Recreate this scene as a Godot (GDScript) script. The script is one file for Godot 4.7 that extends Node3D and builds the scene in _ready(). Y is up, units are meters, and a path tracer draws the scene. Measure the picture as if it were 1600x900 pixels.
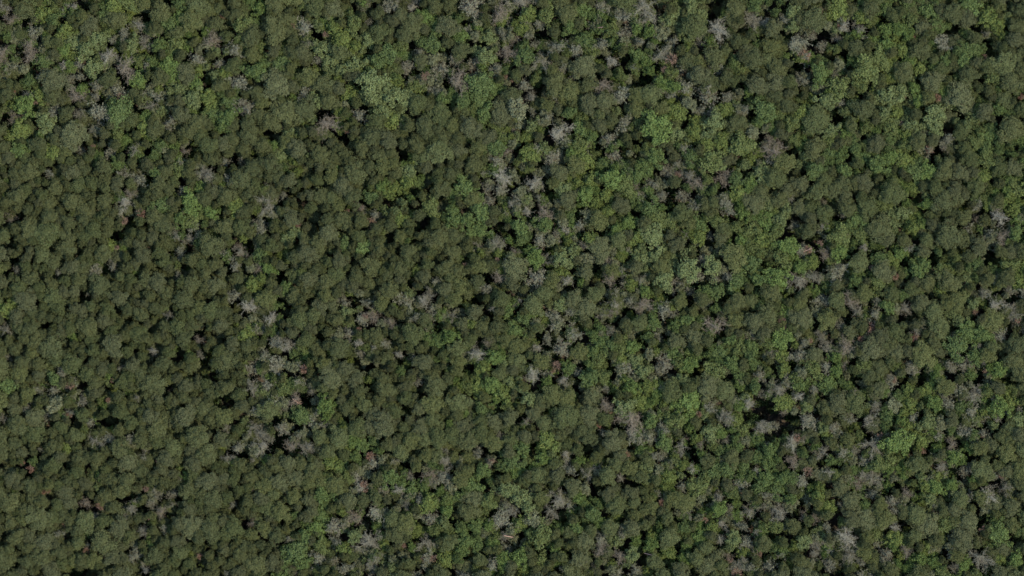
extends Node3D
# A closed pine and hardwood stand seen straight down from the air. Plan: x east, z south, 0.15 m per unit of the survey lists below.

# ---- where the photograph shows what: 16 sections of the stand, read row by row; each entry is east, south, crown radius ----
const SECTION_W := 400.0
const SECTION_H := 225.0
const GREEN := [
"72,3,18 46,26,18 27,38,16 99,29,11 82,27,14 18,51,12 58,42,18 86,50,16 29,77,20 74,70,22 73,83,13 12,82,18 106,42,20 110,28,18 130,61,15 143,72,15 90,79,18 33,12,12 66,20,14 112,10,14 122,52,14 140,46,14 26,8,14 64,8,14 4,22,10 86,37,12",
"54,25,18 40,30,16 15,40,18 45,12,14 83,33,18 62,40,18 72,52,24 85,60,20 105,10,15 140,52,22 139,60,20 143,35,16 146,23,14 38,63,14 104,26,14 100,54,14 121,60,12 128,22,14 150,80,14 2,5,14 2,28,12 76,62,16 68,60,14",
"10,9,14 6,18,12 62,19,14 98,12,16 86,19,12 118,8,16 78,34,14 68,47,10 110,30,10 143,44,14 100,45,12 8,35,16 15,48,8 95,53,16 90,80,26 114,82,14 127,76,18 132,69,14 136,19,8 148,57,10 155,76,14 50,84,12 54,10,14 22,8,16 45,25,14 50,31,14 10,85,12 36,70,12 152,3,14 84,38,12 102,54,12",
"17,7,18 44,5,20 73,5,14 88,4,18 101,7,16 33,46,18 61,44,24 57,53,14 74,19,14 83,18,14 74,28,14 83,31,14 45,55,20 37,63,16 75,60,20 83,57,16 95,62,14 73,70,14 105,71,20 105,80,16 48,70,9 92,55,12 62,79,12 23,87,12 48,84,14 15,78,14 124,20,12 120,31,12 143,15,14 150,10,14 133,63,12 140,65,10 8,71,14 10,36,10 153,70,12 138,85,16 97,80,14 76,87,14 20,62,10 111,38,14 147,22,10",
"100,11,9 60,8,10 112,16,14 120,46,18 132,42,14 112,47,12 124,62,10 152,58,10 35,20,6 72,34,8 3,32,10 60,74,8 110,75,8 45,43,6 3,22,8",
"15,7,16 96,17,16 86,26,12 90,47,14 92,37,10 94,30,8 120,25,8 123,41,12 118,46,10 128,71,7 8,78,14 20,72,9 47,66,9 100,79,10 150,2,16 3,68,14 147,58,8 4,28,10 158,60,8 24,11,8 158,48,7",
"12,6,16 20,3,12 45,10,16 63,22,20 71,26,18 75,32,12 46,32,16 36,46,14 20,50,14 5,52,16 8,35,12 87,40,16 91,46,18 73,49,14 78,59,14 125,10,22 112,8,14 150,9,12 142,31,18 123,31,9 145,43,14 117,50,14 127,48,14 117,58,14 125,77,18 110,78,22 149,73,18 140,86,18 155,85,14 150,55,16 140,52,12 31,72,16 15,72,16 38,68,14 50,60,14 90,70,14 95,85,18 90,8,16 103,77,10 128,26,7 141,22,14 10,15,10 60,42,12 57,12,12 68,70,10 122,22,10",
"21,1,10 38,6,14 69,13,16 77,8,16 85,10,16 92,17,18 79,22,12 134,20,14 151,22,14 156,27,16 140,36,9 83,43,16 87,37,10 92,44,9 45,58,20 45,67,16 12,64,18 9,72,16 5,55,14 23,32,8 4,43,12 70,72,14 83,68,14 55,85,12 87,80,10 115,77,14 130,75,14 155,56,14 142,79,12 125,84,14 136,2,16 145,5,12 55,3,14 45,8,12 91,27,12 151,33,12 158,85,14 20,77,14 97,50,12 107,67,9 28,74,12",
"9,9,14 34,57,14 64,74,9 62,70,7 60,18,5 66,58,9 153,30,16 148,23,8 52,88,7 152,83,8 62,15,5",
"56,15,12 12,11,10 95,3,10 116,17,12 122,31,14 18,63,14 28,80,16 47,40,10 140,62,18 148,60,16 142,50,14 155,66,14 133,62,12 1,66,10 158,58,12 90,52,10 2,50,10 71,57,9 121,85,10 132,36,9 157,74,10",
"7,19,13 50,29,10 88,21,14 85,30,10 62,36,14 55,44,14 68,44,14 77,45,14 70,57,10 82,52,14 75,62,14 90,67,12 70,75,18 57,55,14 95,73,10 90,60,12 65,63,10 87,83,14 102,83,16 120,80,14 100,40,16 110,20,14 128,13,10 138,48,14 150,36,14 130,40,16 143,54,12 151,48,12 35,50,12 22,59,10 2,61,12 100,12,12 30,10,14 14,48,9 10,87,8 110,88,10 140,83,12 152,62,12 105,48,12 115,43,12",
"75,11,14 60,18,8 118,37,20 130,43,14 42,43,12 8,42,14 10,51,12 43,52,12 10,72,16 12,15,18 82,68,12 90,73,14 88,86,12 75,81,14 145,75,18 157,83,16 120,75,12 104,72,14 20,60,14 100,84,14 102,48,12 120,20,12 138,65,12 60,48,14 35,88,12 142,86,10 97,65,12 139,50,10 129,10,12",
"20,18,9 57,28,9 60,35,8 118,77,9 8,37,7 1,28,7 95,1,5",
"6,18,9 66,9,14 62,16,10 56,29,14 43,44,12 97,36,14 88,31,8 110,20,10 120,42,14 108,45,16 119,49,12 38,60,16 62,65,14 40,71,14 25,75,20 80,70,12 138,60,14 132,68,14 128,59,10 120,62,12 97,72,9 85,85,10 55,73,12 30,82,14 141,25,14 148,70,12 143,58,6 155,80,14 60,88,9",
"23,5,18 6,10,14 3,25,14 10,47,16 5,58,14 42,18,10 95,6,16 115,4,10 98,28,14 102,18,12 50,51,14 45,45,12 75,77,14 87,71,12 125,60,12 129,48,14 116,34,18 127,24,16 148,29,10 145,21,14 65,68,14 96,38,9 139,38,12 18,81,16 5,79,16 156,60,12 85,88,12 98,75,12 92,61,8 40,60,14 55,57,12 148,88,8 28,60,10 138,67,14 107,60,12 117,60,10 12,64,12 130,12,12 141,9,12 153,16,14 110,70,12",
"22,14,9 40,18,10 32,34,9 69,20,16 75,24,10 95,5,14 20,38,10 43,27,12 52,27,10 116,16,14 106,28,14 115,33,12 102,41,14 123,49,9 37,47,14 23,68,16 80,67,16 73,68,9 4,59,14 142,55,10 147,70,14 123,83,14 155,81,16 158,62,10 3,20,12 95,80,14 100,72,14 15,29,12 106,11,10 92,41,8 98,33,12 85,27,12 137,70,8 75,33,10 60,46,12 130,89,10 57,3,10 10,75,10"]
const OLIVE := [
"30,26,12 33,51,22 46,85,22 100,8,18 120,13,20 15,5,18",
"48,5,18 33,48,18 103,38,12 130,70,12 90,10,14",
"140,6,18 114,17,20 27,52,18 45,42,20 36,57,18 58,64,16 123,52,18 147,30,12 93,68,14",
"28,12,22 3,18,14 5,60,16 64,5,16 84,45,18 103,51,18 120,60,24 115,8,18 95,32,16 148,40,24 152,51,20 121,83,14 30,76,24 60,68,18 52,78,12 155,25,16 148,30,12 125,47,16 55,30,16 96,17,14",
"",
"",
"30,18,16 54,48,16 40,13,16 67,60,16 55,65,20 103,63,14 106,43,16 139,70,22 132,53,14 35,35,14 2,77,22 93,77,16 25,85,14 62,79,12 46,80,14",
"35,43,16 10,12,18 35,22,16 78,31,20 67,31,10 60,24,16 70,53,24 62,40,18 123,31,12 110,35,22 113,57,22 145,15,14 110,17,18 105,27,14 122,46,14 50,40,16 132,64,16 57,74,18 100,60,14 85,60,12 146,67,12 20,40,14 25,54,14",
"109,71,9 19,48,8 15,71,8",
"28,20,18 47,56,20 52,38,18 75,30,14 98,29,18 81,63,16 93,62,12 62,57,16 142,24,14 137,15,14 105,20,14 124,7,14 126,72,20 40,12,16 120,57,12 126,46,14 8,76,18 110,82,14",
"20,3,16 47,12,18 3,45,18 18,46,14 80,22,14 42,40,14 114,31,16 122,62,20 133,64,18 34,80,22 25,67,18 50,68,16 105,8,12 140,20,16 141,9,16 3,36,14 48,80,18 14,78,14",
"37,19,18 43,8,16 107,24,20 96,42,22 80,40,16 80,28,16 29,42,14 54,72,20 69,63,14 140,21,20 70,50,16 118,8,16 96,9,14 137,42,14 111,62,16 60,3,14 122,66,10 53,5,10 104,35,14",
"",
"93,57,18 58,43,14 90,12,16 106,4,16 133,5,18 148,7,16 50,33,16 35,25,16 15,50,16 20,20,14 45,12,14 77,29,12 136,42,18 5,60,14 15,31,16 128,30,14 113,14,14 33,42,12 75,41,12 10,82,14 60,78,10 95,82,10 140,80,12",
"8,3,12 16,27,16 28,28,14 38,34,14 60,27,16 65,45,18 87,47,14 82,37,10 82,48,10 98,66,18 75,60,14 61,60,16 107,44,18 97,53,12 46,68,18 115,79,14 89,81,14 121,72,14 68,15,12 85,17,12 80,28,12 90,30,10 42,79,16 60,75,10 105,85,12",
"45,35,14 120,42,16 61,54,20 100,58,20 122,67,20 93,20,16 134,24,20 149,13,18 133,10,14 110,50,10 60,75,14 50,5,12 153,58,14 85,50,14 92,65,14 25,55,10 70,45,12 118,78,12 105,68,12 142,45,14 150,25,14 134,41,14"]
const BARE := [
"1,4,14 6,12,10 19,29,12 1,34,14 7,42,12 18,35,12 86,15,10 68,34,14 79,42,18 90,27,12 132,25,16 47,59,14 72,58,14 99,59,11 154,66,15 8,74,12 50,71,10 58,81,10 40,41,10 45,4,9 137,40,10 94,66,9 60,54,9 42,50,9",
"30,16,16 68,3,10 84,2,14 98,3,12 134,4,18 152,9,16 94,42,12 115,42,14 127,50,18 110,56,12 29,58,12 65,72,14 45,78,18 38,37,8 110,37,10 157,32,14 150,43,12 134,20,12 71,13,8",
"5,2,20 84,6,22 56,4,14 128,18,18 153,13,18 2,24,10 10,22,9 39,30,14 18,38,14 70,22,12 80,26,9 94,33,14 63,38,12 58,54,14 67,59,18 38,49,6 7,53,12 13,60,10 28,60,12 13,70,8 109,55,16 121,58,16 30,82,18 117,69,10 87,72,9 145,69,12 1,82,9 61,87,12 119,27,10 135,60,10",
"18,27,18 43,24,8 110,26,14 137,21,8 22,49,12 56,19,12 22,34,14 45,64,10 112,87,12 43,45,8 47,16,12 34,29,10 10,12,10 1,88,10",
"84,4,10 49,4,8 115,4,7 112,11,10 128,18,14 81,31,9 78,38,14 6,46,10 110,56,12 120,51,10 118,60,10 151,67,10 148,76,12 140,11,8 150,10,7 71,76,10 110,82,8 30,19,8 10,78,6 158,49,7 36,80,7 148,64,8",
"8,37,16 3,52,12 6,26,8 17,32,8 150,12,14 155,22,16 152,29,12 139,64,9 152,63,12 156,43,8 157,5,8 152,83,12 74,44,9 65,40,8 155,75,10 1,78,8 159,37,6",
"16,4,12 15,24,14 64,7,12 88,24,12 108,5,14 94,32,9 110,21,12 116,25,12 133,20,16 134,39,14 114,38,10 2,36,10 10,42,10 21,43,14 33,54,10 20,73,10 59,73,10 16,84,16 35,85,10 62,84,12 73,65,9 119,73,10 115,83,12 136,83,12 75,52,5 108,57,9 100,87,12 45,63,9 77,27,8 157,3,10 2,67,8 28,58,10",
"3,4,16 18,51,10 35,52,10 36,69,12 22,66,14 45,79,18 20,84,16 61,65,9 88,64,9 144,45,14 147,58,12 139,56,10 145,64,10 48,44,8 2,10,8 112,2,8 83,10,7 101,4,9 31,84,10 131,46,6",
"155,12,16 3,26,10 95,39,8 124,32,8 55,4,5 45,59,9 33,64,10 43,77,10 16,75,9 157,51,14 85,68,7 105,17,8 125,42,7 157,62,12 2,82,8 106,64,5 158,87,12 75,50,7 159,25,7",
"93,8,18 109,17,14 108,4,12 73,18,14 66,20,12 84,22,10 68,9,9 20,37,14 12,34,12 13,48,14 7,60,14 27,59,10 24,70,12 64,35,10 66,41,10 89,42,9 137,41,14 145,34,8 101,58,10 10,18,12 1,26,10 123,18,9 11,72,14 105,9,10 147,13,6 35,63,8 17,76,8",
"27,22,14 38,28,14 25,16,10 57,14,12 64,8,14 63,15,9 83,11,14 95,13,14 99,16,9 126,23,18 148,30,12 69,49,14 97,47,14 91,52,10 13,55,14 31,38,14 32,57,10 16,37,10 155,55,10 133,80,14 155,86,14 74,83,20 59,73,12 147,72,12 124,74,10 58,62,8 61,26,9 110,2,8 22,32,9 35,60,9 9,83,8 4,9,8",
"51,7,14 55,14,12 67,17,12 86,14,12 93,26,10 144,10,14 153,14,14 157,18,10 19,42,14 38,37,12 48,37,14 45,22,10 7,62,14 18,68,10 29,64,10 25,83,14 54,67,10 77,57,12 101,63,10 121,65,14 131,66,16 116,49,12 124,49,12 67,75,10 63,85,16 91,81,10 127,78,14 135,45,9 145,82,10 158,76,8 33,30,10 48,48,8 3,40,8 12,57,8 22,35,9 136,3,10 10,77,8 5,86,8",
"60,6,12 68,4,10 25,11,7 90,14,10 143,16,10 53,45,10 81,47,12 107,38,9 101,50,10 89,63,9 37,64,8 158,8,8 158,17,6 107,46,6 54,71,6 145,46,7 157,57,7 90,86,9 112,30,7 105,75,5 141,88,8",
"4,10,12 22,8,12 31,10,12 73,19,14 64,33,14 95,27,9 90,36,10 120,18,14 110,29,16 117,28,12 138,13,9 146,19,10 49,59,14 62,54,14 75,51,16 70,70,18 94,46,8 109,54,12 106,69,14 106,80,12 153,55,16 157,64,12 20,67,8 24,87,9 71,85,12 56,86,12 75,78,10 148,83,12 27,3,9 97,59,6 9,5,8 155,46,8 2,2,12 142,65,7",
"76,2,14 86,3,12 34,15,10 50,23,12 46,26,10 31,42,16 25,50,12 93,15,9 106,10,12 89,15,10 113,23,10 106,34,10 142,32,12 130,40,10 110,51,10 149,49,12 68,29,8 134,4,8 56,67,14 55,73,12 44,80,12 77,87,10 132,58,10 130,68,8 147,70,14 142,83,14 1,50,10 3,60,10 148,84,10 118,8,7 52,87,9 66,89,12 67,78,12 135,78,8 90,38,8 33,85,8 157,47,8 152,63,8",
"15,6,14 34,13,12 16,19,14 66,8,16 60,18,10 47,13,14 64,28,16 56,33,12 65,39,10 106,3,12 115,8,10 110,22,12 87,38,10 137,39,16 148,34,12 8,50,16 29,54,9 31,70,12 50,67,18 52,76,14 73,77,12 86,75,10 116,77,10 134,79,18 80,60,10 45,46,7 30,77,10 1,84,14 116,85,9 147,27,8 22,4,8 135,1,10 37,25,10 125,40,9 105,47,8 22,53,8 9,77,8"]
const GAP := [
"63,19,8 101,23,6 97,37,8 18,73,14 131,50,17 124,70,10 154,7,8 140,1,12 58,86,8 22,85,8 0,64,8 16,44,7 144,17,10 118,18,8 83,68,8 34,19,5 54,2,6 84,6,6",
"70,33,12 48,46,7 44,20,9 117,8,12 118,31,10 121,67,10 3,13,9 13,64,6 11,83,12 87,24,6 62,34,8 133,15,8 141,24,7 148,61,8 58,1,8 27,40,8 98,73,10 95,84,10 36,87,8 56,52,6",
"106,15,10 130,3,14 145,19,10 134,26,10 105,4,9 80,47,16 18,49,9 105,60,14 119,65,7 110,75,16 63,83,9 77,74,8 54,86,10 12,39,9 46,20,7 100,35,9 143,54,9 120,34,8 134,36,8 95,43,6",
"41,34,13 20,44,16 20,52,12 28,58,12 83,40,8 64,55,12 57,59,12 40,70,10 46,78,9 11,6,14 53,11,9 70,16,9 94,48,9 100,40,7 86,69,10 98,71,9 58,79,10 60,84,10 143,32,9 115,46,8 120,43,8 113,77,12 107,84,8 130,78,10 147,72,8 117,19,9 80,3,8 33,5,7 12,88,7 28,83,9 50,40,10 53,2,9",
"13,45,9 3,50,8 5,63,10 32,64,9 49,67,10 111,62,10 74,55,8 116,77,9 125,69,8 139,27,8 138,45,9 134,52,8 80,48,12 60,29,7 27,19,6 5,25,6 38,35,8 88,30,10 120,4,9 7,1,7 88,77,7 100,80,6 158,60,10 150,78,9 152,85,12 124,22,8 65,80,8 92,25,8 160,45,6 93,50,6 28,84,7",
"91,6,14 33,17,9 22,33,10 35,26,8 67,26,7 56,40,9 35,53,14 107,25,12 86,37,9 118,37,9 104,51,16 132,40,10 83,57,7 22,76,10 20,86,18 111,80,10 60,2,9 66,8,7 54,12,9 25,20,9 10,69,8 89,66,8 79,73,7 61,74,6 99,63,9 27,41,7 98,30,8 40,40,7 156,32,7 55,56,8 160,24,5 117,49,8 152,52,6 97,86,7 0,8,6",
"25,31,14 70,4,12 140,8,12 35,10,8 11,31,9 66,30,7 44,44,9 115,45,10 134,45,9 18,49,8 109,65,10 124,20,8 100,36,10 52,85,12 34,86,9 59,56,8 85,67,9 119,86,14 6,65,9 5,17,8 12,55,9 5,4,6 52,3,6 50,18,7 29,62,9 56,76,7 36,74,7 74,73,10 97,64,7 126,65,10 146,19,7 44,21,5 156,74,12 136,32,8 9,85,12 30,40,7 54,33,7 73,40,7 47,38,8 158,8,7",
"16,4,14 45,40,12 65,27,10 61,63,12 72,66,6 93,35,10 123,38,12 87,55,12 96,46,8 105,70,10 86,72,9 82,77,10 142,75,16 152,50,10 138,15,8 140,33,7 15,22,10 25,22,8 22,14,8 26,34,9 18,50,9 34,62,8 45,77,10 80,87,9 119,8,10 82,13,6 60,15,7 108,47,9 100,46,7 123,66,6 70,28,8 3,10,7 84,42,9 155,3,6 137,70,8",
"54,6,10 6,22,10 50,9,6 23,22,7 64,30,8 95,46,10 68,62,13 67,85,16 48,54,10 40,65,9 53,65,8 18,73,10 128,53,10 142,69,9 97,36,6 125,67,8 147,15,6 126,42,8 103,66,8 100,38,6 111,41,8 117,55,7 42,35,9 52,34,8 152,6,6 10,44,6 80,23,5 94,25,5 127,6,7 87,66,6 27,34,5 70,80,8 137,57,8 55,45,6 31,86,7 130,30,9",
"60,42,14 64,49,16 35,74,18 90,23,14 20,14,14 71,42,8 86,37,8 128,11,12 138,4,10 41,54,8 30,52,9 26,38,9 102,62,14 115,28,8 134,69,12 72,62,14 66,80,10 87,71,8 17,5,7 4,17,8 54,81,12 48,80,9 95,48,6 140,35,8 11,37,6 87,58,6 8,59,7 129,32,7 78,24,6 38,29,8 47,62,7 57,58,7 120,82,7 133,50,9 157,20,8 65,8,6 95,77,5",
"32,29,9 25,38,9 29,47,10 88,13,8 97,23,9 105,29,7 119,17,8 129,33,9 93,57,12 84,55,6 112,54,10 55,62,12 74,18,9 68,27,8 94,34,7 132,9,8 150,14,8 157,43,8 116,77,8 88,76,7 40,70,8 21,77,14 3,70,8 130,88,10 42,56,6 118,43,8 60,30,8 76,30,7 152,87,8 10,3,7 43,23,6 120,50,7 61,51,6 110,8,7 80,42,6 148,83,8 92,80,8",
"26,10,11 29,20,8 27,27,12 65,19,13 95,18,14 43,23,10 75,40,6 117,26,10 78,58,9 94,55,7 133,55,14 147,42,10 49,44,10 52,58,14 120,73,10 142,16,7 130,16,9 17,86,12 49,87,14 152,25,10 100,53,9 27,65,10 85,60,8 57,31,7 140,5,7 10,5,9 100,70,8 5,49,6 22,36,7 83,37,6 150,60,9 103,2,8 17,66,7",
"26,11,6 59,36,10 144,49,8 157,39,7 118,68,8 54,88,12 82,88,10 19,26,6 73,26,7 84,46,6 60,46,6 3,22,7 14,37,7 68,52,6 67,61,5 40,58,6 2,68,9 115,14,6 127,22,7 41,85,6 66,84,8 105,76,5 53,69,5 100,55,8 158,33,6 98,49,5 112,85,6 125,85,6 80,38,5 43,22,6 10,86,7",
"88,24,11 122,9,14 108,37,8 126,47,12 128,55,9 147,26,9 79,61,12 67,60,7 47,60,7 36,56,9 34,61,8 40,24,7 20,13,8 18,67,6 83,48,8 134,80,9 122,84,6 157,69,9 88,77,9 43,73,6 74,8,9 30,28,6 148,16,7 100,12,8 33,76,6 52,10,7 54,74,6 128,66,7 156,20,6 142,74,6 72,88,6 115,75,6 7,88,6 143,34,7",
"54,37,14 13,13,14 11,22,9 50,10,13 72,16,9 108,14,9 128,39,8 123,44,6 18,73,14 80,62,10 95,72,9 80,78,12 136,59,10 69,51,8 68,33,7 58,49,7 33,54,10 141,12,7 145,79,8 10,35,7 122,55,6 150,7,6 3,88,9 28,85,7 46,31,6 152,30,7 82,82,8 3,68,6 105,73,6 132,62,8 127,68,6 20,35,7 88,57,8 60,16,6 157,77,7 110,86,8 68,54,6",
"43,49,11 16,65,10 86,14,10 122,12,18 140,38,18 136,54,16 147,55,9 23,40,9 105,52,8 111,43,10 86,48,12 77,58,8 89,64,8 21,76,9 129,85,14 70,86,8 44,73,9 157,69,10 100,10,7 82,88,7 30,88,9 45,88,7 33,29,9 63,42,9 85,37,6 3,6,8 119,26,8 140,17,8 110,76,7 153,74,8 57,20,7 93,34,6 114,66,9"]
const RUST := [
"139,10,5 75,60,6 22,64,4 8,57,4", "23,15,4 43,21,5 106,47,7 90,78,4 16,79,5 57,82,5 156,48,4 160,50,4",
"100,37,9 121,36,5 74,66,4 95,43,5", "23,34,9 33,6,5 45,15,5 92,24,5 106,61,7 84,77,4 136,35,4 158,53,5 158,60,5",
"88,44,8 77,48,7 73,65,4 58,1,4", "72,49,8 57,42,4 66,40,4 33,5,4 26,50,4 151,72,4 131,76,5", "64,80,4 104,19,5",
"33,62,5 25,66,7 101,3,7 65,77,4 30,73,4 80,83,6 158,75,4", "44,61,7 70,58,4 67,70,4 43,80,5 150,51,4 47,43,4",
"30,51,7 99,84,6 26,71,6 64,26,4 68,18,5", "28,48,7 17,49,4 26,52,4 54,87,5 52,83,4 62,77,4 117,79,5",
"66,25,9 65,29,8 9,20,6 91,30,7 58,32,5 20,43,4 79,58,5 130,15,5 157,20,6 10,25,7 27,33,4 136,52,4",
"18,24,6 14,20,4 62,46,7 91,36,5 54,75,6 40,57,4 94,55,4 125,78,5 158,35,5 144,33,4 98,18,4 30,37,4 27,38,4",
"71,15,7 67,33,6 68,36,4 104,79,6 110,79,6 18,39,4 92,71,4 147,18,5", "94,44,7 100,45,5 72,14,5 121,55,5 154,77,6 140,88,8 136,80,5",
"25,24,8 18,4,6 70,2,5 116,61,5 134,61,6 146,27,6 97,12,5 106,52,5 135,2,4 133,80,5"]
const UNIT := 0.15
const PER_KIND := 300

# base colours (linear): what the foliage and the bark are
const PINE_TINTS := [
	["dark olive", Vector3(.067, .076, .031)], ["dull olive", Vector3(.075, .083, .033)], ["greyish olive", Vector3(.076, .082, .037)],
	["mossy olive", Vector3(.071, .083, .031)], ["mid olive", Vector3(.081, .088, .034)]]
const LIGHT_TINTS := [
	["light olive", Vector3(.086, .098, .038)], ["yellowish olive", Vector3(.092, .101, .036)], ["soft khaki green", Vector3(.092, .099, .044)]]
const LEAF_TINTS := [
	["mid green", Vector3(.079, .107, .033)], ["deep green", Vector3(.072, .097, .032)], ["olive green", Vector3(.088, .106, .034)],
	["fresh green", Vector3(.087, .120, .033)], ["yellow green", Vector3(.100, .122, .033)], ["pale green", Vector3(.102, .122, .046)], ["grey green", Vector3(.122, .126, .066)]]
const BARE_TINTS := [
	["ash grey", Vector3(.192, .176, .122)], ["silver grey", Vector3(.25, .23, .164)], ["brownish grey", Vector3(.19, .158, .11)], ["dusty grey", Vector3(.185, .17, .117)]]

var rng := RandomNumberGenerator.new()
var leaf_mat: StandardMaterial3D
var bark_mat: StandardMaterial3D
var used := {}
var pines := []        # {x, y, r, h, light}
var leafs := []
var bares := []
var thins := []
var gaps := []
var rusts := []
var grid := {}
var survey := {}

# ---------------------------------------------------------------- mesh building
class Bag:
	var v := PackedVector3Array()
	var n := PackedVector3Array()
	var c := PackedColorArray()
	var ix := PackedInt32Array()
	func blade(p: Vector3, nor: Vector3, along: Vector3, l: float, w: float, fold: float, col: Color) -> void:
		var side := nor.cross(along).normalized()
		var at := v.size()
		v.append(p - along * l); v.append(p + side * w - nor * fold); v.append(p + along * l); v.append(p - side * w - nor * fold)
		var n1 := (nor + side * 0.5).normalized()
		var n2 := (nor - side * 0.5).normalized()
		n.append(nor); n.append(n1); n.append(nor); n.append(n2)
		for k in 4: c.append(col)
		ix.append_array(PackedInt32Array([at, at + 1, at + 2, at, at + 2, at + 3]))
	func tube(a: Vector3, b: Vector3, ra: float, rb: float, sides: int, col: Color) -> void:
		var d := (b - a).normalized()
		var u := d.cross(Vector3(0.31, 0.2, 0.93)).normalized()
		var w := d.cross(u)
		var at := v.size()
		for k in sides:
			var q := TAU * k / sides
			var o := u * cos(q) + w * sin(q)
			v.append(a + o * ra); n.append(o); c.append(col)
			v.append(b + o * rb); n.append(o); c.append(col)
		for k in sides:
			var i := at + 2 * k
			var j := at + 2 * ((k + 1) % sides)
			ix.append_array(PackedInt32Array([i, i + 1, j, j, i + 1, j + 1]))
	func spike(a: Vector3, b: Vector3, ra: float, col: Color) -> void:
		var d := (b - a).normalized()
		var u := d.cross(Vector3(0.31, 0.2, 0.93)).normalized()
		var w := d.cross(u)
		var at := v.size()
		for k in 3:
			var o := u * cos(TAU * k / 3.0) + w * sin(TAU * k / 3.0)
			v.append(a + o * ra); n.append(o); c.append(col)
		v.append(b); n.append(d); c.append(col)
		ix.append_array(PackedInt32Array([at, at + 3, at + 1, at + 1, at + 3, at + 2, at + 2, at + 3, at]))
	func mesh(m: Material) -> ArrayMesh:
		var a := []
		a.resize(Mesh.ARRAY_MAX)
		a[Mesh.ARRAY_VERTEX] = v; a[Mesh.ARRAY_NORMAL] = n; a[Mesh.ARRAY_COLOR] = c; a[Mesh.ARRAY_INDEX] = ix
		var out := ArrayMesh.new()
		out.add_surface_from_arrays(Mesh.PRIMITIVE_TRIANGLES, a)
		out.surface_set_material(0, m)
		return out

func ball() -> Vector3:
	var y := rng.randf_range(-1, 1)
	var q := rng.randf() * TAU
	var s := sqrt(1.0 - y * y)
	return Vector3(s * cos(q), y, s * sin(q))

func shade(t: Vector3, spread: float, hue := 0.06) -> Color:
	var k := 1.0 + rng.randf_range(-spread, spread)
	return Color(t.x * k * (1.0 + rng.randf_range(-hue, hue)), t.y * k, t.z * k * (1.0 + rng.randf_range(-hue, hue)))

# foliage over one bough: blades on the skin of a flattened ball, a share of them inside it
func bough(b: Bag, at: Vector3, r: float, flat: float, tint: Vector3, many: int, size: float, slim: float, rough: float, spread: float) -> void:
	var own := 1.0 + rng.randf_range(-0.10, 0.10)
	var knots: Array[Vector3] = []
	for k in 7: knots.append(ball())
	for k in many:
		var d := ball()
		if d.y < -0.35: d.y = -d.y * 0.6
		d = d.normalized()
		var swell := 0.0
		for q in knots: swell = maxf(swell, d.dot(q))
		var skin := rng.randf_range(0.78, 1.14) * (0.80 + 0.28 * smoothstep(0.55, 1.0, swell)) if rng.randf() < 0.76 else (rng.randf_range(0.4, 0.9) if rng.randf() < 0.5 else rng.randf_range(1.1, 1.55))
		var p := at + Vector3(d.x * r, d.y * r * flat, d.z * r) * skin
		var nor := (Vector3(d.x, d.y / flat, d.z).normalized() + ball() * rough).normalized()
		var along := nor.cross(ball()).normalized()
		var s := size * rng.randf_range(0.55, 1.45)
		b.blade(p, nor, along, s, s * slim, s * 0.25, shade(tint * own, spread))

# ---------------------------------------------------------------- the kinds, each in several forms about 2.6 m in crown radius
func pine_form(tint: Vector3) -> Dictionary:
	var H := 20.0
	var R := 2.6
	var crown := Bag.new()
	var wood := Bag.new()
	var bark := Vector3(.13, .085, .06)
	var n := rng.randi_range(36, 44)
	var ph := [rng.randf() * TAU, rng.randf() * TAU]
	var q := rng.randf() * TAU
	var stretch := rng.randf_range(0.82, 1.0)
	var turn := rng.randf() * PI
	for i in n:
		var t := float(i) / (n - 1)                     # 0 at the tip
		q += 2.4 + rng.randf_range(-0.5, 0.5)
		var reach := R * pow(t, 0.52) * rng.randf_range(0.6, 1.0) * (1.0 + 0.16 * sin(2.0 * q + ph[0]) + 0.14 * sin(3.0 * q + ph[1]))
		if t < 0.08: reach *= 0.3
		var x := cos(q) * reach
		var z := sin(q) * reach * stretch
		var p := Vector3(x * cos(turn) - z * sin(turn), H - 0.5 - 1.5 * pow(t, 1.8) + rng.randf_range(-0.5, 0.3), x * sin(turn) + z * cos(turn))
		var r := rng.randf_range(0.46, 0.80) * (0.9 + 0.2 * t)
		bough(crown, p, r, 0.54, tint, int(165 * r * r) + 48, 0.18, 0.30, 0.85, 0.22)
		wood.tube(Vector3(0, p.y - 0.5 - reach * 0.25, 0), p, 0.06, 0.025, 4, shade(bark, .15))
	var trunk := Bag.new()
	var a := Vector3(0, -0.4, 0)
	var w := 0.2
	for k in 5:
		var e := Vector3(rng.randf_range(-0.08, 0.08), H * (k + 1) / 5.0 - 0.5, rng.randf_range(-0.08, 0.08))
		trunk.tube(a, e, w, w * 0.72, 7, shade(bark, .1))
		a = e; w *= 0.72
	return {"trunk": trunk.mesh(bark_mat), "branches": wood.mesh(bark_mat), "crown": crown.mesh(leaf_mat)}

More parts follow.
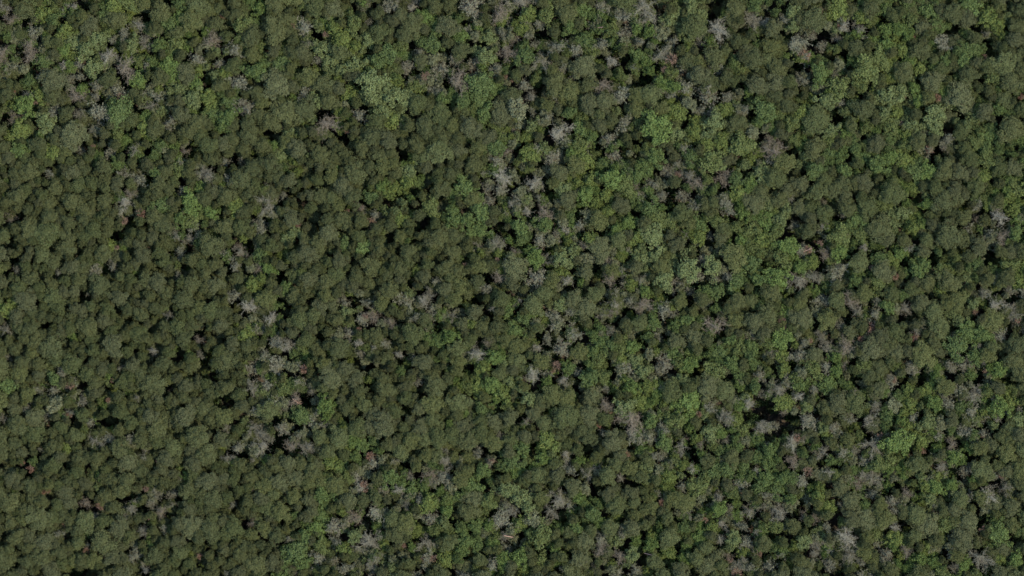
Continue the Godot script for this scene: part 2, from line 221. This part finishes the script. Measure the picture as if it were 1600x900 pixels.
func leaf_form(tint: Vector3, open: float) -> Dictionary:
	var H := 18.0
	var R := 2.6
	var crown := Bag.new()
	var wood := Bag.new()
	var bark := Vector3(.16, .14, .115)
	var n := rng.randi_range(34, 44)
	var ph := [rng.randf() * TAU, rng.randf() * TAU]
	var q := rng.randf() * TAU
	var stretch := rng.randf_range(0.74, 1.0)
	var turn := rng.randf() * PI
	for i in n:
		var t := float(i) / (n - 1)
		q += 2.4 + rng.randf_range(-0.7, 0.7)
		var reach := R * sqrt(t) * rng.randf_range(0.5, 1.02) * (1.0 + 0.2 * sin(2.0 * q + ph[0]) + 0.16 * sin(3.0 * q + ph[1]))
		var x := cos(q) * reach
		var z := sin(q) * reach * stretch
		var p := Vector3(x * cos(turn) - z * sin(turn), H - 0.5 - 1.4 * t * t + rng.randf_range(-0.8, 0.3), x * sin(turn) + z * cos(turn))
		var r := rng.randf_range(0.36, 0.70)
		bough(crown, p, r, 0.70, tint, int(150 * r * r * (1.0 - open * 0.4)) + 30, 0.155, 0.62, 0.85, 0.26)
		wood.tube(Vector3(0, p.y - 1.6 - reach * 0.3, 0), p, 0.08, 0.03, 4, shade(bark, .15))
	var trunk := Bag.new()
	var a := Vector3(0, -0.4, 0)
	var w := 0.19
	for k in 4:
		var e := Vector3(rng.randf_range(-0.15, 0.15), (H - 2.0) * (k + 1) / 4.0, rng.randf_range(-0.15, 0.15))
		trunk.tube(a, e, w, w * 0.75, 7, shade(bark, .1))
		a = e; w *= 0.75
	return {"trunk": trunk.mesh(bark_mat), "branches": wood.mesh(bark_mat), "crown": crown.mesh(leaf_mat)}

func ramify(b: Bag, fine: Bag, a: Vector3, d: Vector3, l: float, r: float, level: int, tint: Vector3) -> void:
	var p := a
	var dir := d
	var steps := 3 if level == 0 else 2
	for k in steps:
		dir = (dir + ball() * 0.26 + Vector3(0, 0.06, 0)).normalized()
		var e := p + dir * (l / steps)
		(b if level == 0 else fine).tube(p, e, r * (1.0 - 0.6 * k / steps), r * (1.0 - 0.6 * (k + 1) / steps), 5 if level == 0 else 3, shade(tint * (1.05 if level < 2 else 0.9), .14, .04))
		for j in (4 if level == 0 else (2 if level == 1 else 4)):
			var from := p.lerp(e, rng.randf())
			var out := (dir * 0.55 + ball() + Vector3(0, 0.15, 0)).normalized()
			if level < 2:
				ramify(b, fine, from, out, l * rng.randf_range(0.42, 0.66), r * 0.42, level + 1, tint)
			else:
				fine.spike(from, from + (out + ball() * 0.5) * rng.randf_range(0.2, 0.5), 0.012, shade(tint * 0.9, .2, .05))
		p = e

func bare_form(tint: Vector3, thin_leaf := false) -> Dictionary:
	var trunk := Bag.new()
	var a := Vector3(0, -0.4, 0)
	var w := 0.17
	for k in 4:
		var e := Vector3(rng.randf_range(-0.2, 0.2), 16.6 * (k + 1) / 4.0, rng.randf_range(-0.2, 0.2))
		trunk.tube(a, e, w, w * 0.8, 7, shade(tint * 0.8, .1))
		a = e; w *= 0.8
	var limbs := []
	var fine := Bag.new()
	var n := rng.randi_range(5, 6)
	var q := rng.randf() * TAU
	for k in n:
		q += TAU / n + rng.randf_range(-0.4, 0.4)
		var lean := rng.randf_range(0.55, 1.15) if k > 0 else 0.12
		var limb := Bag.new()
		ramify(limb, fine, a - Vector3(0, rng.randf_range(0.0, 2.4), 0), Vector3(cos(q) * sin(lean), cos(lean), sin(q) * sin(lean)), rng.randf_range(1.9, 2.7), 0.045, 0, tint)
		limbs.append(limb.mesh(bark_mat))
	var out := {"trunk": trunk.mesh(bark_mat), "limbs": limbs, "crown": fine.mesh(bark_mat)}
	if thin_leaf:
		var leaves := Bag.new()
		for k in 1300:
			var at := fine.v[rng.randi() % fine.v.size()]
			leaves.blade(at + ball() * 0.12, (ball() + Vector3(0, 0.6, 0)).normalized(), ball(), 0.13 * rng.randf_range(0.6, 1.4), 0.07, 0.03, shade(Vector3(.168, .168, .105), .22))
		out["thin_leaves"] = leaves.mesh(leaf_mat)
	return out

func shrub_form(tint: Vector3, wide: float, tall: float) -> ArrayMesh:
	var b := Bag.new()
	for k in 7:
		var q := rng.randf() * TAU
		var o := rng.randf() * wide
		var p := Vector3(cos(q) * o, tall * rng.randf_range(0.45, 0.9), sin(q) * o)
		bough(b, p, rng.randf_range(0.35, 0.6), 0.8, tint, 46, 0.15, 0.6, 0.8, 0.25)
		b.tube(Vector3(0, -0.1, 0), p, 0.03, 0.012, 3, Color(.10, .075, .055))
	return b.mesh(leaf_mat)

# the top of a dead sapling: twigs and dead needles
func rust_form(tint: Vector3) -> Dictionary:
	var stem := Bag.new()
	var needles := Bag.new()
	for k in 6:
		var d := Vector3(rng.randf_range(-1, 1), rng.randf_range(0.25, 0.9), rng.randf_range(-1, 1)).normalized()
		stem.tube(Vector3(0, -0.1, 0), d * 1.0, 0.04, 0.015, 4, shade(Vector3(.22, .13, .10), .15))
		for j in 12:
			var from := d * rng.randf_range(0.3, 1.0)
			stem.spike(from, from + (d + ball() * 0.9) * 0.4, 0.02, shade(Vector3(.21, .14, .10), .2))
	for k in 5:
		var q := rng.randf() * TAU
		bough(needles, Vector3(cos(q) * 0.5, rng.randf_range(0.3, 0.7), sin(q) * 0.5), 0.38, 0.7, tint, 40, 0.14, 0.25, 0.9, 0.3)
	return {"branches": stem.mesh(bark_mat), "dead_needles": needles.mesh(leaf_mat)}

# ---------------------------------------------------------------- nodes
func numbered(called: String) -> String:
	var k: int = used.get(called, 0)
	used[called] = k + 1
	return called if k == 0 else "%s_%03d" % [called, k]

func part(called: String, m: Mesh, parent: Node3D) -> void:
	var o := MeshInstance3D.new()
	o.name = called
	o.mesh = m
	parent.add_child(o, true)

func tag(o: Node, label: String, category: String, group := "") -> void:
	o.set_meta("label", label)
	o.set_meta("category", category)
	if group: o.set_meta("group", group)

var told := {}
func size_word(r: float) -> String: return "small" if r < 12.5 else ("medium" if r < 17.0 else "broad")

func zone(t: Dictionary) -> String:
	var c: String = ["far left", "left", "centre left", "centre", "centre right", "right", "far right"][clampi(int(t.x / 1600.0 * 7.0), 0, 6)]
	var r: String = ["top", "upper", "upper middle", "middle", "lower middle", "lower", "bottom"][clampi(int(t.y / 900.0 * 7.0), 0, 6)]
	return ", %s, %s" % [c, r]

# what lies next to it and on which side, nearest first
func neighbours(t: Dictionary) -> Array:
	var near := []
	var c := cell(t.x, t.y)
	for i in range(-2, 3):
		for j in range(-2, 3):
			for o in grid.get(c + Vector2i(i, j), []):
				var d := Vector2(t.x - o.x, t.y - o.y)
				if o == t or o.kind == "pine" or o.kind == "rust" or d.length() > (t.r + o.r) * 1.15 or o.r < 7: continue
				var side := ("right of" if d.x > 0 else "left of") if absf(d.x) > absf(d.y) else ("below" if d.y > 0 else "above")
				var thing := "black gap"
				if o.kind == "bare": thing = size_word(o.r) + " bare tree"
				elif o.kind == "thin": thing = size_word(o.r) + " sparse tree"
				elif o.kind == "leaf": thing = size_word(o.r) + " green crown"
				near.append([d.length() + (8.0 if o.kind == "leaf" else 0.0), " %s a %s" % [side, thing]])
	near.sort_custom(func(a, b): return a[0] < b[0])
	return near

func whereabouts(look: String, t: Dictionary) -> String:
	var first := ""
	for n in neighbours(t) + [[0, ""]]:
		var s: String = look + n[1] + zone(t)
		if not first: first = s
		if not told.has(s):
			told[s] = true
			return s
	var fx := fmod(t.x / 1600.0 * 7.0, 1.0)
	var fy := fmod(t.y / 900.0 * 7.0, 1.0)
	for grain in [2, 3]:
		var row: String = (["upper", "lower"] if grain == 2 else ["top", "mid", "bottom"])[int(fy * grain)]
		var col: String = (["left", "right"] if grain == 2 else ["left", "central", "right"])[int(fx * grain)]
		var s: String = "%s%s, %s %s part" % [look, zone(t), row, col]
		if told.has(s): continue
		told[s] = true
		return s
	return first

func place(t: Dictionary, turn: float, form_h: float) -> Transform3D:
	var s: float = t.r * UNIT / 2.6
	var sy: float = t.h / form_h
	return Transform3D(Basis(Vector3.UP, turn).scaled_local(Vector3(s, sy, s)), Vector3((t.x - 800.0) * UNIT, ground_at((t.x - 800.0) * UNIT, (t.y - 450.0) * UNIT), (t.y - 450.0) * UNIT))

func in_view(t: Dictionary) -> bool:
	return t.x > -t.r * 0.6 and t.x < 1600 + t.r * 0.6 and t.y > -t.r * 0.6 and t.y < 900 + t.r * 0.6

# the largest PER_KIND in view as trees of their own, the rest as one mass
func stand(list: Array, forms: Array, pick: Callable, form_h: float, called: String, category: String, group: String, look: Callable, mass: String, mass_label: String) -> void:
	var order := list.duplicate()
	order.sort_custom(func(a, b): return a.r * (1000.0 if in_view(a) and a.kind != "low" else 1.0) > b.r * (1000.0 if in_view(b) and b.kind != "low" else 1.0))
	var rest := {}
	var made := 0
	for t in order:
		var f: int = pick.call(t)
		var turn := rng.randf() * TAU
		if made < PER_KIND and in_view(t) and t.kind != "low":
			made += 1
			var o := Node3D.new()
			o.name = numbered(called)
			add_child(o)
			o.transform = place(t, turn, form_h)
			tag(o, whereabouts(look.call(t, f), t), category, group)
			for key in forms[f].mesh:
				if key == "limbs":
					for l in forms[f].mesh.limbs: part("limb", l, o)
				else: part(key, forms[f].mesh[key], o)
		else:
			if not rest.has(f): rest[f] = []
			rest[f].append(place(t, turn, form_h))
	if rest.is_empty(): return
	var root := Node3D.new()
	root.name = mass
	root.set_meta("kind", "stuff")
	tag(root, mass_label, category)
	add_child(root)
	for f in rest:
		for key in forms[f].mesh:
			var meshes: Array = forms[f].mesh.limbs if key == "limbs" else [forms[f].mesh[key]]
			for m in meshes:
				var mm := MultiMesh.new()
				mm.transform_format = MultiMesh.TRANSFORM_3D
				mm.mesh = m
				mm.instance_count = rest[f].size()
				for k in rest[f].size(): mm.set_instance_transform(k, rest[f][k])
				var o := MultiMeshInstance3D.new()
				o.name = {"limbs": "limb"}.get(key, key)
				o.multimesh = mm
				o.set_meta("kind", "stuff")
				root.add_child(o, true)
	print(called, " single ", made, " all ", list.size())

# ---------------------------------------------------------------- layout
func read(lists: Array, into: Array, more: Dictionary) -> void:
	for s in lists.size():
		for e in lists[s].split(" ", false):
			var f: PackedStringArray = e.split(",")
			if more.has("light"): more.light = rng.randf() < (0.25 if s in [3, 7, 9] else 0.75)
			var d := {"x": (s % 4) * SECTION_W + float(f[0]) * 2.5, "y": floorf(s / 4.0) * SECTION_H + float(f[1]) * 2.5, "r": float(f[2])}
			d.merge(more)
			into.append(d)

func cell(x: float, y: float) -> Vector2i: return Vector2i(floori(x / 30.0), floori(y / 30.0))
func mark(t: Dictionary) -> void:
	var c := cell(t.x, t.y)
	if not grid.has(c): grid[c] = []
	grid[c].append(t)
func clear(x: float, y: float, r: float, share: float) -> bool:
	var c := cell(x, y)
	for i in range(-2, 3):
		for j in range(-2, 3):
			for t in grid.get(c + Vector2i(i, j), []):
				var k: float = 0.98 if t.kind == "bare" else (0.88 if t.kind == "thin" else share)
				if t.kind == "gap": k = 0.66
				if Vector2(x - t.x, y - t.y).length() < (r + t.r) * k: return false
	return true

func mixed(x: float, y: float) -> float:      # share of hardwoods in this part of the stand
	if x < 390 and y > 210: return 0.03
	if x < 820 and y > 205 and y < 640: return 0.05
	if y < 205: return 0.45
	if x < 820: return 0.35 if x > 480 else 0.06
	if x < 1200: return 0.45
	return 0.35

# what the survey found within a few crowns of here
func around(x: float, y: float) -> Dictionary:
	var n := {"leaf": 0, "bare": 0, "light": 0}
	var c := Vector2i(floori(x / 60.0), floori(y / 60.0))
	for i in range(-1, 2):
		for j in range(-1, 2):
			for t in survey.get(c + Vector2i(i, j), []):
				if Vector2(x - t.x, y - t.y).length() > 48.0: continue
				if t.kind == "leaf" and t.r >= 11.5: n.leaf += 1
				elif (t.kind == "bare" or t.kind == "thin") and t.r >= 9: n.bare += 1
				elif t.kind == "pine" and t.light: n.light += 1
	return n

func lay_out() -> void:
	read(GREEN, leafs, {"kind": "leaf"})
	read(OLIVE, pines, {"kind": "pine", "light": true})
	read(BARE, bares, {"kind": "bare"})
	read(GAP, gaps, {"kind": "gap"})
	read(RUST, rusts, {"kind": "rust"})
	for k in range(bares.size() - 1, -1, -1):
		if rng.randf() < 0.42:
			thins.append(bares[k])
			bares.remove_at(k)
	for t in thins: t.kind = "thin"
	for l in [leafs, pines, bares, thins, gaps, rusts]:
		for t in l:
			mark(t)
			var c := Vector2i(floori(t.x / 60.0), floori(t.y / 60.0))
			if not survey.has(c): survey[c] = []
			survey[c].append(t)
	for pass_ in [[20.5, 160, .68], [17.0, 600, .64], [14.5, 2600, .62], [12.0, 7000, .60], [9.5, 9000, .60], [7.0, 12000, .56]]:
		for k in pass_[1]:
			var x := rng.randf_range(-100, 1700)
			var y := rng.randf_range(-100, 1000)
			var r: float = pass_[0] * rng.randf_range(0.88, 1.12) * (0.86 if mixed(x, y) < 0.1 else 1.0)
			if not clear(x, y, r, pass_[2]): continue
			var near := around(x, y)
			var t := {"x": x, "y": y, "r": r * 1.22, "kind": "pine", "light": rng.randf() < 0.08 + 0.25 * near.light}
			if r > 8.0 and rng.randf() < [0.0, 0.03, 0.18, 0.42, 0.6][mini(4, near.bare)]: t.kind = "thin"
			elif rng.randf() < [0.01, 0.22, 0.48, 0.70][mini(3, near.leaf)]: t.kind = "leaf"
			if t.kind == "leaf" and near.bare >= 3 and rng.randf() < 0.6: t.pale = true
			if t.kind == "thin": t.r /= 1.3
			({"thin": thins, "leaf": leafs, "pine": pines}[t.kind] as Array).append(t)
			mark(t)
	for t in leafs: t.r *= 1.12
	for t in bares: t.r *= 1.3
	# a lower storey of younger crowns wherever the canopy is not fully open
	for k in 7500:
		var x := rng.randf_range(-100, 1700)
		var y := rng.randf_range(-100, 1000)
		var open := false
		for g in gaps:
			if Vector2(x - g.x, y - g.y).length() < g.r * 0.62:
				open = true
				break
		if open: continue
		var near := around(x, y)
		var leafy: bool = rng.randf() < [0.02, 0.3, 0.5, 0.7][mini(3, near.leaf)] + 0.13 * minf(4, near.bare)
		var low := {"x": x, "y": y, "r": rng.randf_range(8, 14), "kind": "low", "light": rng.randf() < 0.1 + 0.15 * near.light, "h": rng.randf_range(14.8, 18.0)}
		if near.bare >= 2 and rng.randf() < 0.5: low.pale = true
		(leafs if leafy else pines).append(low)
	# young growth in the gaps themselves, well below the canopy
	for g in gaps:
		for k in (2 if g.r > 8 else 1):
			var q := rng.randf() * TAU
			var o: float = g.r * rng.randf_range(0.2, 0.9)
			(leafs if rng.randf() < 0.6 else pines).append({"x": g.x + cos(q) * o, "y": g.y + sin(q) * o, "r": rng.randf_range(6, 10), "kind": "low", "light": false, "h": rng.randf_range(9.5, 14.0)})
	for t in pines: if t.kind != "low": t.h = 18.2 + t.r * 0.09 + rng.randf_range(-0.7, 0.7)
	for t in leafs: if t.kind != "low": t.h = 16.2 + t.r * 0.14 + rng.randf_range(-1.1, 1.1)
	for t in thins:
		t.r *= 1.3
		t.h = 18.0 + t.r * 0.10 + rng.randf_range(-1.0, 0.8)
	for t in bares: t.h = 18.6 + t.r * 0.10 + rng.randf_range(-0.6, 1.0)

func ground_at(x: float, z: float) -> float:
	return 0.5 * sin(x * 0.031 + 0.7) + 0.4 * sin(z * 0.043 - x * 0.012)

func forest_floor() -> void:
	var st := SurfaceTool.new()
	st.begin(Mesh.PRIMITIVE_TRIANGLES)
	var step := 5.0
	var nx := 120
	var nz := 100
	for j in nz + 1:
		for i in nx + 1:
			var x := (i - nx / 2.0) * step
			var z := (j - nz / 2.0) * step
			st.add_vertex(Vector3(x, ground_at(x, z), z))
	for j in nz:
		for i in nx:
			var a := j * (nx + 1) + i
			for k in [a, a + 1, a + nx + 1, a + 1, a + nx + 2, a + nx + 1]: st.add_index(k)
	st.generate_normals()
	var m := StandardMaterial3D.new()
	var noise := FastNoiseLite.new()
	noise.seed = 5
	noise.frequency = 0.02
	noise.fractal_octaves = 5
	var ramp := Gradient.new()
	ramp.offsets = PackedFloat32Array([0.0, 0.4, 0.6, 1.0])
	ramp.colors = PackedColorArray([Color(.12, .115, .08), Color(.18, .155, .11), Color(.25, .20, .145), Color(.31, .27, .19)])
	var tex := NoiseTexture2D.new()
	tex.width = 512; tex.height = 512
	tex.seamless = true
	tex.noise = noise
	tex.color_ramp = ramp
	m.albedo_texture = tex
	m.uv1_triplanar = true
	m.uv1_world_triplanar = true
	m.uv1_scale = Vector3.ONE * 0.11
	m.roughness = 0.95
	st.set_material(m)
	var o := MeshInstance3D.new()
	o.name = "ground"
	o.mesh = st.commit()
	o.set_meta("kind", "structure")
	add_child(o)

func _ready() -> void:
	rng.seed = 20240
	# camera: straight down from an aircraft
	var cam := Camera3D.new()
	cam.name = "camera"
	add_child(cam)
	cam.position = Vector3(0, 18.0 + 900.0, 0)
	cam.rotation_degrees = Vector3(-90, 0, 0)
	cam.fov = rad_to_deg(2.0 * atan(450.0 * UNIT / 900.0))
	cam.near = 1.0
	cam.far = 2000.0
	cam.current = true
	# sky, sun, exposure
	var env := Environment.new()
	env.background_mode = Environment.BG_SKY
	var sky := ProceduralSkyMaterial.new()
	sky.sky_top_color = Color(0.44, 0.53, 0.66)
	sky.sky_horizon_color = Color(0.66, 0.70, 0.76)
	sky.sky_curve = 0.12
	sky.ground_bottom_color = Color(0.16, 0.17, 0.13)
	sky.ground_horizon_color = Color(0.5, 0.55, 0.58)
	sky.sky_energy_multiplier = 1.5
	env.sky = Sky.new()
	env.sky.sky_material = sky
	env.tonemap_mode = Environment.TONE_MAPPER_LINEAR
	env.tonemap_exposure = 1.75
	env.sdfgi_enabled = true
	env.ssao_enabled = true
	env.ssil_enabled = true
	var we := WorldEnvironment.new()
	we.name = "environment"
	we.environment = env
	add_child(we)
	var sun := DirectionalLight3D.new()
	sun.name = "sun"
	sun.light_energy = 1.2
	sun.light_angular_distance = 0.5
	sun.light_color = Color(1.0, 0.96, 0.89)
	sun.shadow_enabled = true
	add_child(sun)
	var up := deg_to_rad(54.0)
	var side := deg_to_rad(22.0)                     # from the east, a little south
	sun.look_at_from_position(Vector3(cos(side) * cos(up), sin(up), sin(side) * cos(up)) * 100.0, Vector3.ZERO, Vector3.UP)

	leaf_mat = StandardMaterial3D.new()
	leaf_mat.vertex_color_use_as_albedo = true
	leaf_mat.roughness = 0.75
	leaf_mat.metallic_specular = 0.25
	leaf_mat.cull_mode = BaseMaterial3D.CULL_DISABLED
	leaf_mat.backlight_enabled = true
	leaf_mat.backlight = Color(0.62, 0.66, 0.5)
	bark_mat = StandardMaterial3D.new()
	bark_mat.vertex_color_use_as_albedo = true
	bark_mat.roughness = 0.9
	bark_mat.metallic_specular = 0.2

	forest_floor()
	lay_out()

	var pine_forms := []
	for k in 30:
		var t: Array = PINE_TINTS[k % 5]
		pine_forms.append({"tone": t[0], "mesh": pine_form(t[1])})
	for k in 9:
		var t: Array = LIGHT_TINTS[k % 3]
		pine_forms.append({"tone": t[0], "mesh": pine_form(t[1])})
	stand(pines, pine_forms, func(t): return 30 + rng.randi() % 9 if t.light else rng.randi() % 30, 20.0, "pine_tree", "pine tree", "pines of the closed canopy",
		func(t, f): return "%s %s pine crown" % [size_word(t.r), pine_forms[f].tone], "pine_stand", "mass of smaller dull olive pine crowns filling the canopy between the larger trees")
	var groups := FastNoiseLite.new()
	groups.seed = 11
	groups.frequency = 0.006
	var leaf_forms := []
	for k in 35:
		var t: Array = LEAF_TINTS[k % 7]
		leaf_forms.append({"tone": t[0], "mesh": leaf_form(t[1], rng.randf())})
	stand(leafs, leaf_forms, func(t): return (6 if t.has("pale") else clampi(int((groups.get_noise_2d(t.x, t.y) * 1.3 + 0.5) * 6.0 + rng.randf_range(-1.0, 1.0)), 0, 5)) + 7 * (rng.randi() % 5), 18.0, "broadleaf_tree", "broadleaf tree", "leafy hardwoods among the pines",
		func(t, f): return "%s %s leafy crown" % [size_word(t.r), leaf_forms[f].tone], "broadleaf_stand", "mass of smaller leafy green crowns scattered between the larger trees")
	var bare_forms := []
	for k in 12:
		var t: Array = BARE_TINTS[k % 4]
		bare_forms.append({"tone": t[0], "mesh": bare_form(t[1])})
	var thin_forms := []
	for k in 12:
		var t: Array = BARE_TINTS[k % 4]
		thin_forms.append({"tone": t[0], "mesh": bare_form(t[1] * 0.9, true)})
	stand(thins, thin_forms, func(_t): return rng.randi() % 12, 20.0, "sparse_tree", "sparse tree", "thinly leaved grey trees among the pines",
		func(t, f): return "%s %s sparse crown" % [size_word(t.r), thin_forms[f].tone], "sparse_tree_stand", "mass of smaller thinly leaved grey trees between the larger ones")
	stand(bares, bare_forms, func(_t): return rng.randi() % 12, 20.0, "bare_tree", "bare tree", "leafless trees among the pines",
		func(t, f): return "%s %s leafless tree" % [size_word(t.r), bare_forms[f].tone], "bare_tree_stand", "mass of smaller grey leafless trees scattered between the larger ones")

	# dead young trees that keep their rust-brown needles
	var rust_forms := []
	for k in 6: rust_forms.append(rust_form([Vector3(.135, .075, .048), Vector3(.150, .093, .056), Vector3(.130, .086, .058)][k % 3]))
	var pole := Bag.new()
	for k in 3: pole.tube(Vector3(0.05 * k, 5.7 * k - 0.3 * int(k == 0), 0), Vector3(0.05 * (k + 1), 5.7 * (k + 1), 0), 0.10 - 0.025 * k, 0.075 - 0.025 * k, 6, shade(Vector3(.20, .13, .10), .1))
	var pole_mesh := pole.mesh(bark_mat)
	for t in rusts:
		var o := Node3D.new()
		o.name = numbered("dead_sapling")
		add_child(o)
		var kind := rng.randi() % 6
		var px: float = (t.x - 800.0) * UNIT
		var pz: float = (t.y - 450.0) * UNIT
		var s: float = t.r * UNIT * 1.2
		o.transform = Transform3D(Basis(Vector3.UP, rng.randf() * TAU), Vector3(px, ground_at(px, pz), pz))
		tag(o, whereabouts(["rust red", "orange brown", "dull brown"][kind % 3] + " dead sapling", t), "dead sapling", "dead saplings with rusty needles")
		part("trunk", pole_mesh, o)
		var f: Dictionary = rust_forms[kind]
		for key in f:
			part(key, f[key], o)
			var p: Node3D = o.get_child(o.get_child_count() - 1)
			p.position = Vector3(0.14, 16.6, 0)
			p.scale = Vector3.ONE * s

	# leaning dead trunks whose tops show between the crowns
	for e in [[935, 43, 0.05, "pink brown"], [795, 838, 2.9, "pale pink"], [1013, 866, -0.2, "dark brown"], [660, 658, 0.7, "rusty"], [463, 628, 2.5, "pale brown"], [1262, 391, 0.4, "orange brown"], [1368, 510, -0.5, "bright orange brown"]]:
		var trunk := Bag.new()
		var stubs := Bag.new()
		var a := Vector3(-1.2, -0.3, 0)
		var w := 0.19
		var bark := Vector3(.30, .185, .13)
		for k in 4:
			var b := Vector3(-1.2 + 0.1 * (k + 1) + (1.9 if k == 3 else 0.0), [5.5, 11.0, 16.8, 18.4][k], rng.randf_range(-0.06, 0.06))
			trunk.tube(a, b, w, w * 0.8, 8, shade(bark, .12))
			for j in 3:
				var from := a.lerp(b, rng.randf())
				stubs.tube(from, from + (ball() + Vector3(0, 0.4, 0)).normalized() * rng.randf_range(0.25, 0.7), 0.04, 0.012, 4, shade(bark * 0.9, .15))
			a = b; w *= 0.8
		var o := Node3D.new()
		o.name = numbered("bent_snag")
		add_child(o)
		var px: float = (e[0] - 800.0) * UNIT
		var pz: float = (e[1] - 450.0) * UNIT
		o.transform = Transform3D(Basis(Vector3.UP, e[2]), Vector3(px, ground_at(px, pz), pz))
		tag(o, whereabouts(e[3] + " bent snag between crowns", {"x": e[0], "y": e[1], "r": 6.0, "kind": "log"}), "dead tree", "dead trunks among the crowns")
		part("trunk", trunk.mesh(bark_mat), o)
		part("branch_stubs", stubs.mesh(bark_mat), o)

	# undergrowth all over the floor
	var under := Node3D.new()
	under.name = "undergrowth"
	under.set_meta("kind", "stuff")
	tag(under, "low green and brown undergrowth on the dim forest floor", "undergrowth")
	add_child(under)
	for k in 5:
		var tint: Vector3 = [Vector3(.05, .085, .03), Vector3(.07, .10, .035), Vector3(.055, .075, .03), Vector3(.06, .09, .028), Vector3(.085, .08, .05)][k]
		var mm := MultiMesh.new()
		mm.transform_format = MultiMesh.TRANSFORM_3D
		mm.mesh = shrub_form(tint, 0.9, 1.4)
		mm.instance_count = 2400
		for i in mm.instance_count:
			var x := rng.randf_range(-132, 132)
			var z := rng.randf_range(-80, 80)
			var s := rng.randf_range(0.7, 1.7)
			mm.set_instance_transform(i, Transform3D(Basis(Vector3.UP, rng.randf() * TAU).scaled_local(Vector3(s, s * rng.randf_range(0.8, 2.0), s)), Vector3(x, ground_at(x, z), z)))
		var o := MultiMeshInstance3D.new()
		o.name = "shrub"
		o.multimesh = mm
		o.set_meta("kind", "stuff")
		under.add_child(o, true)
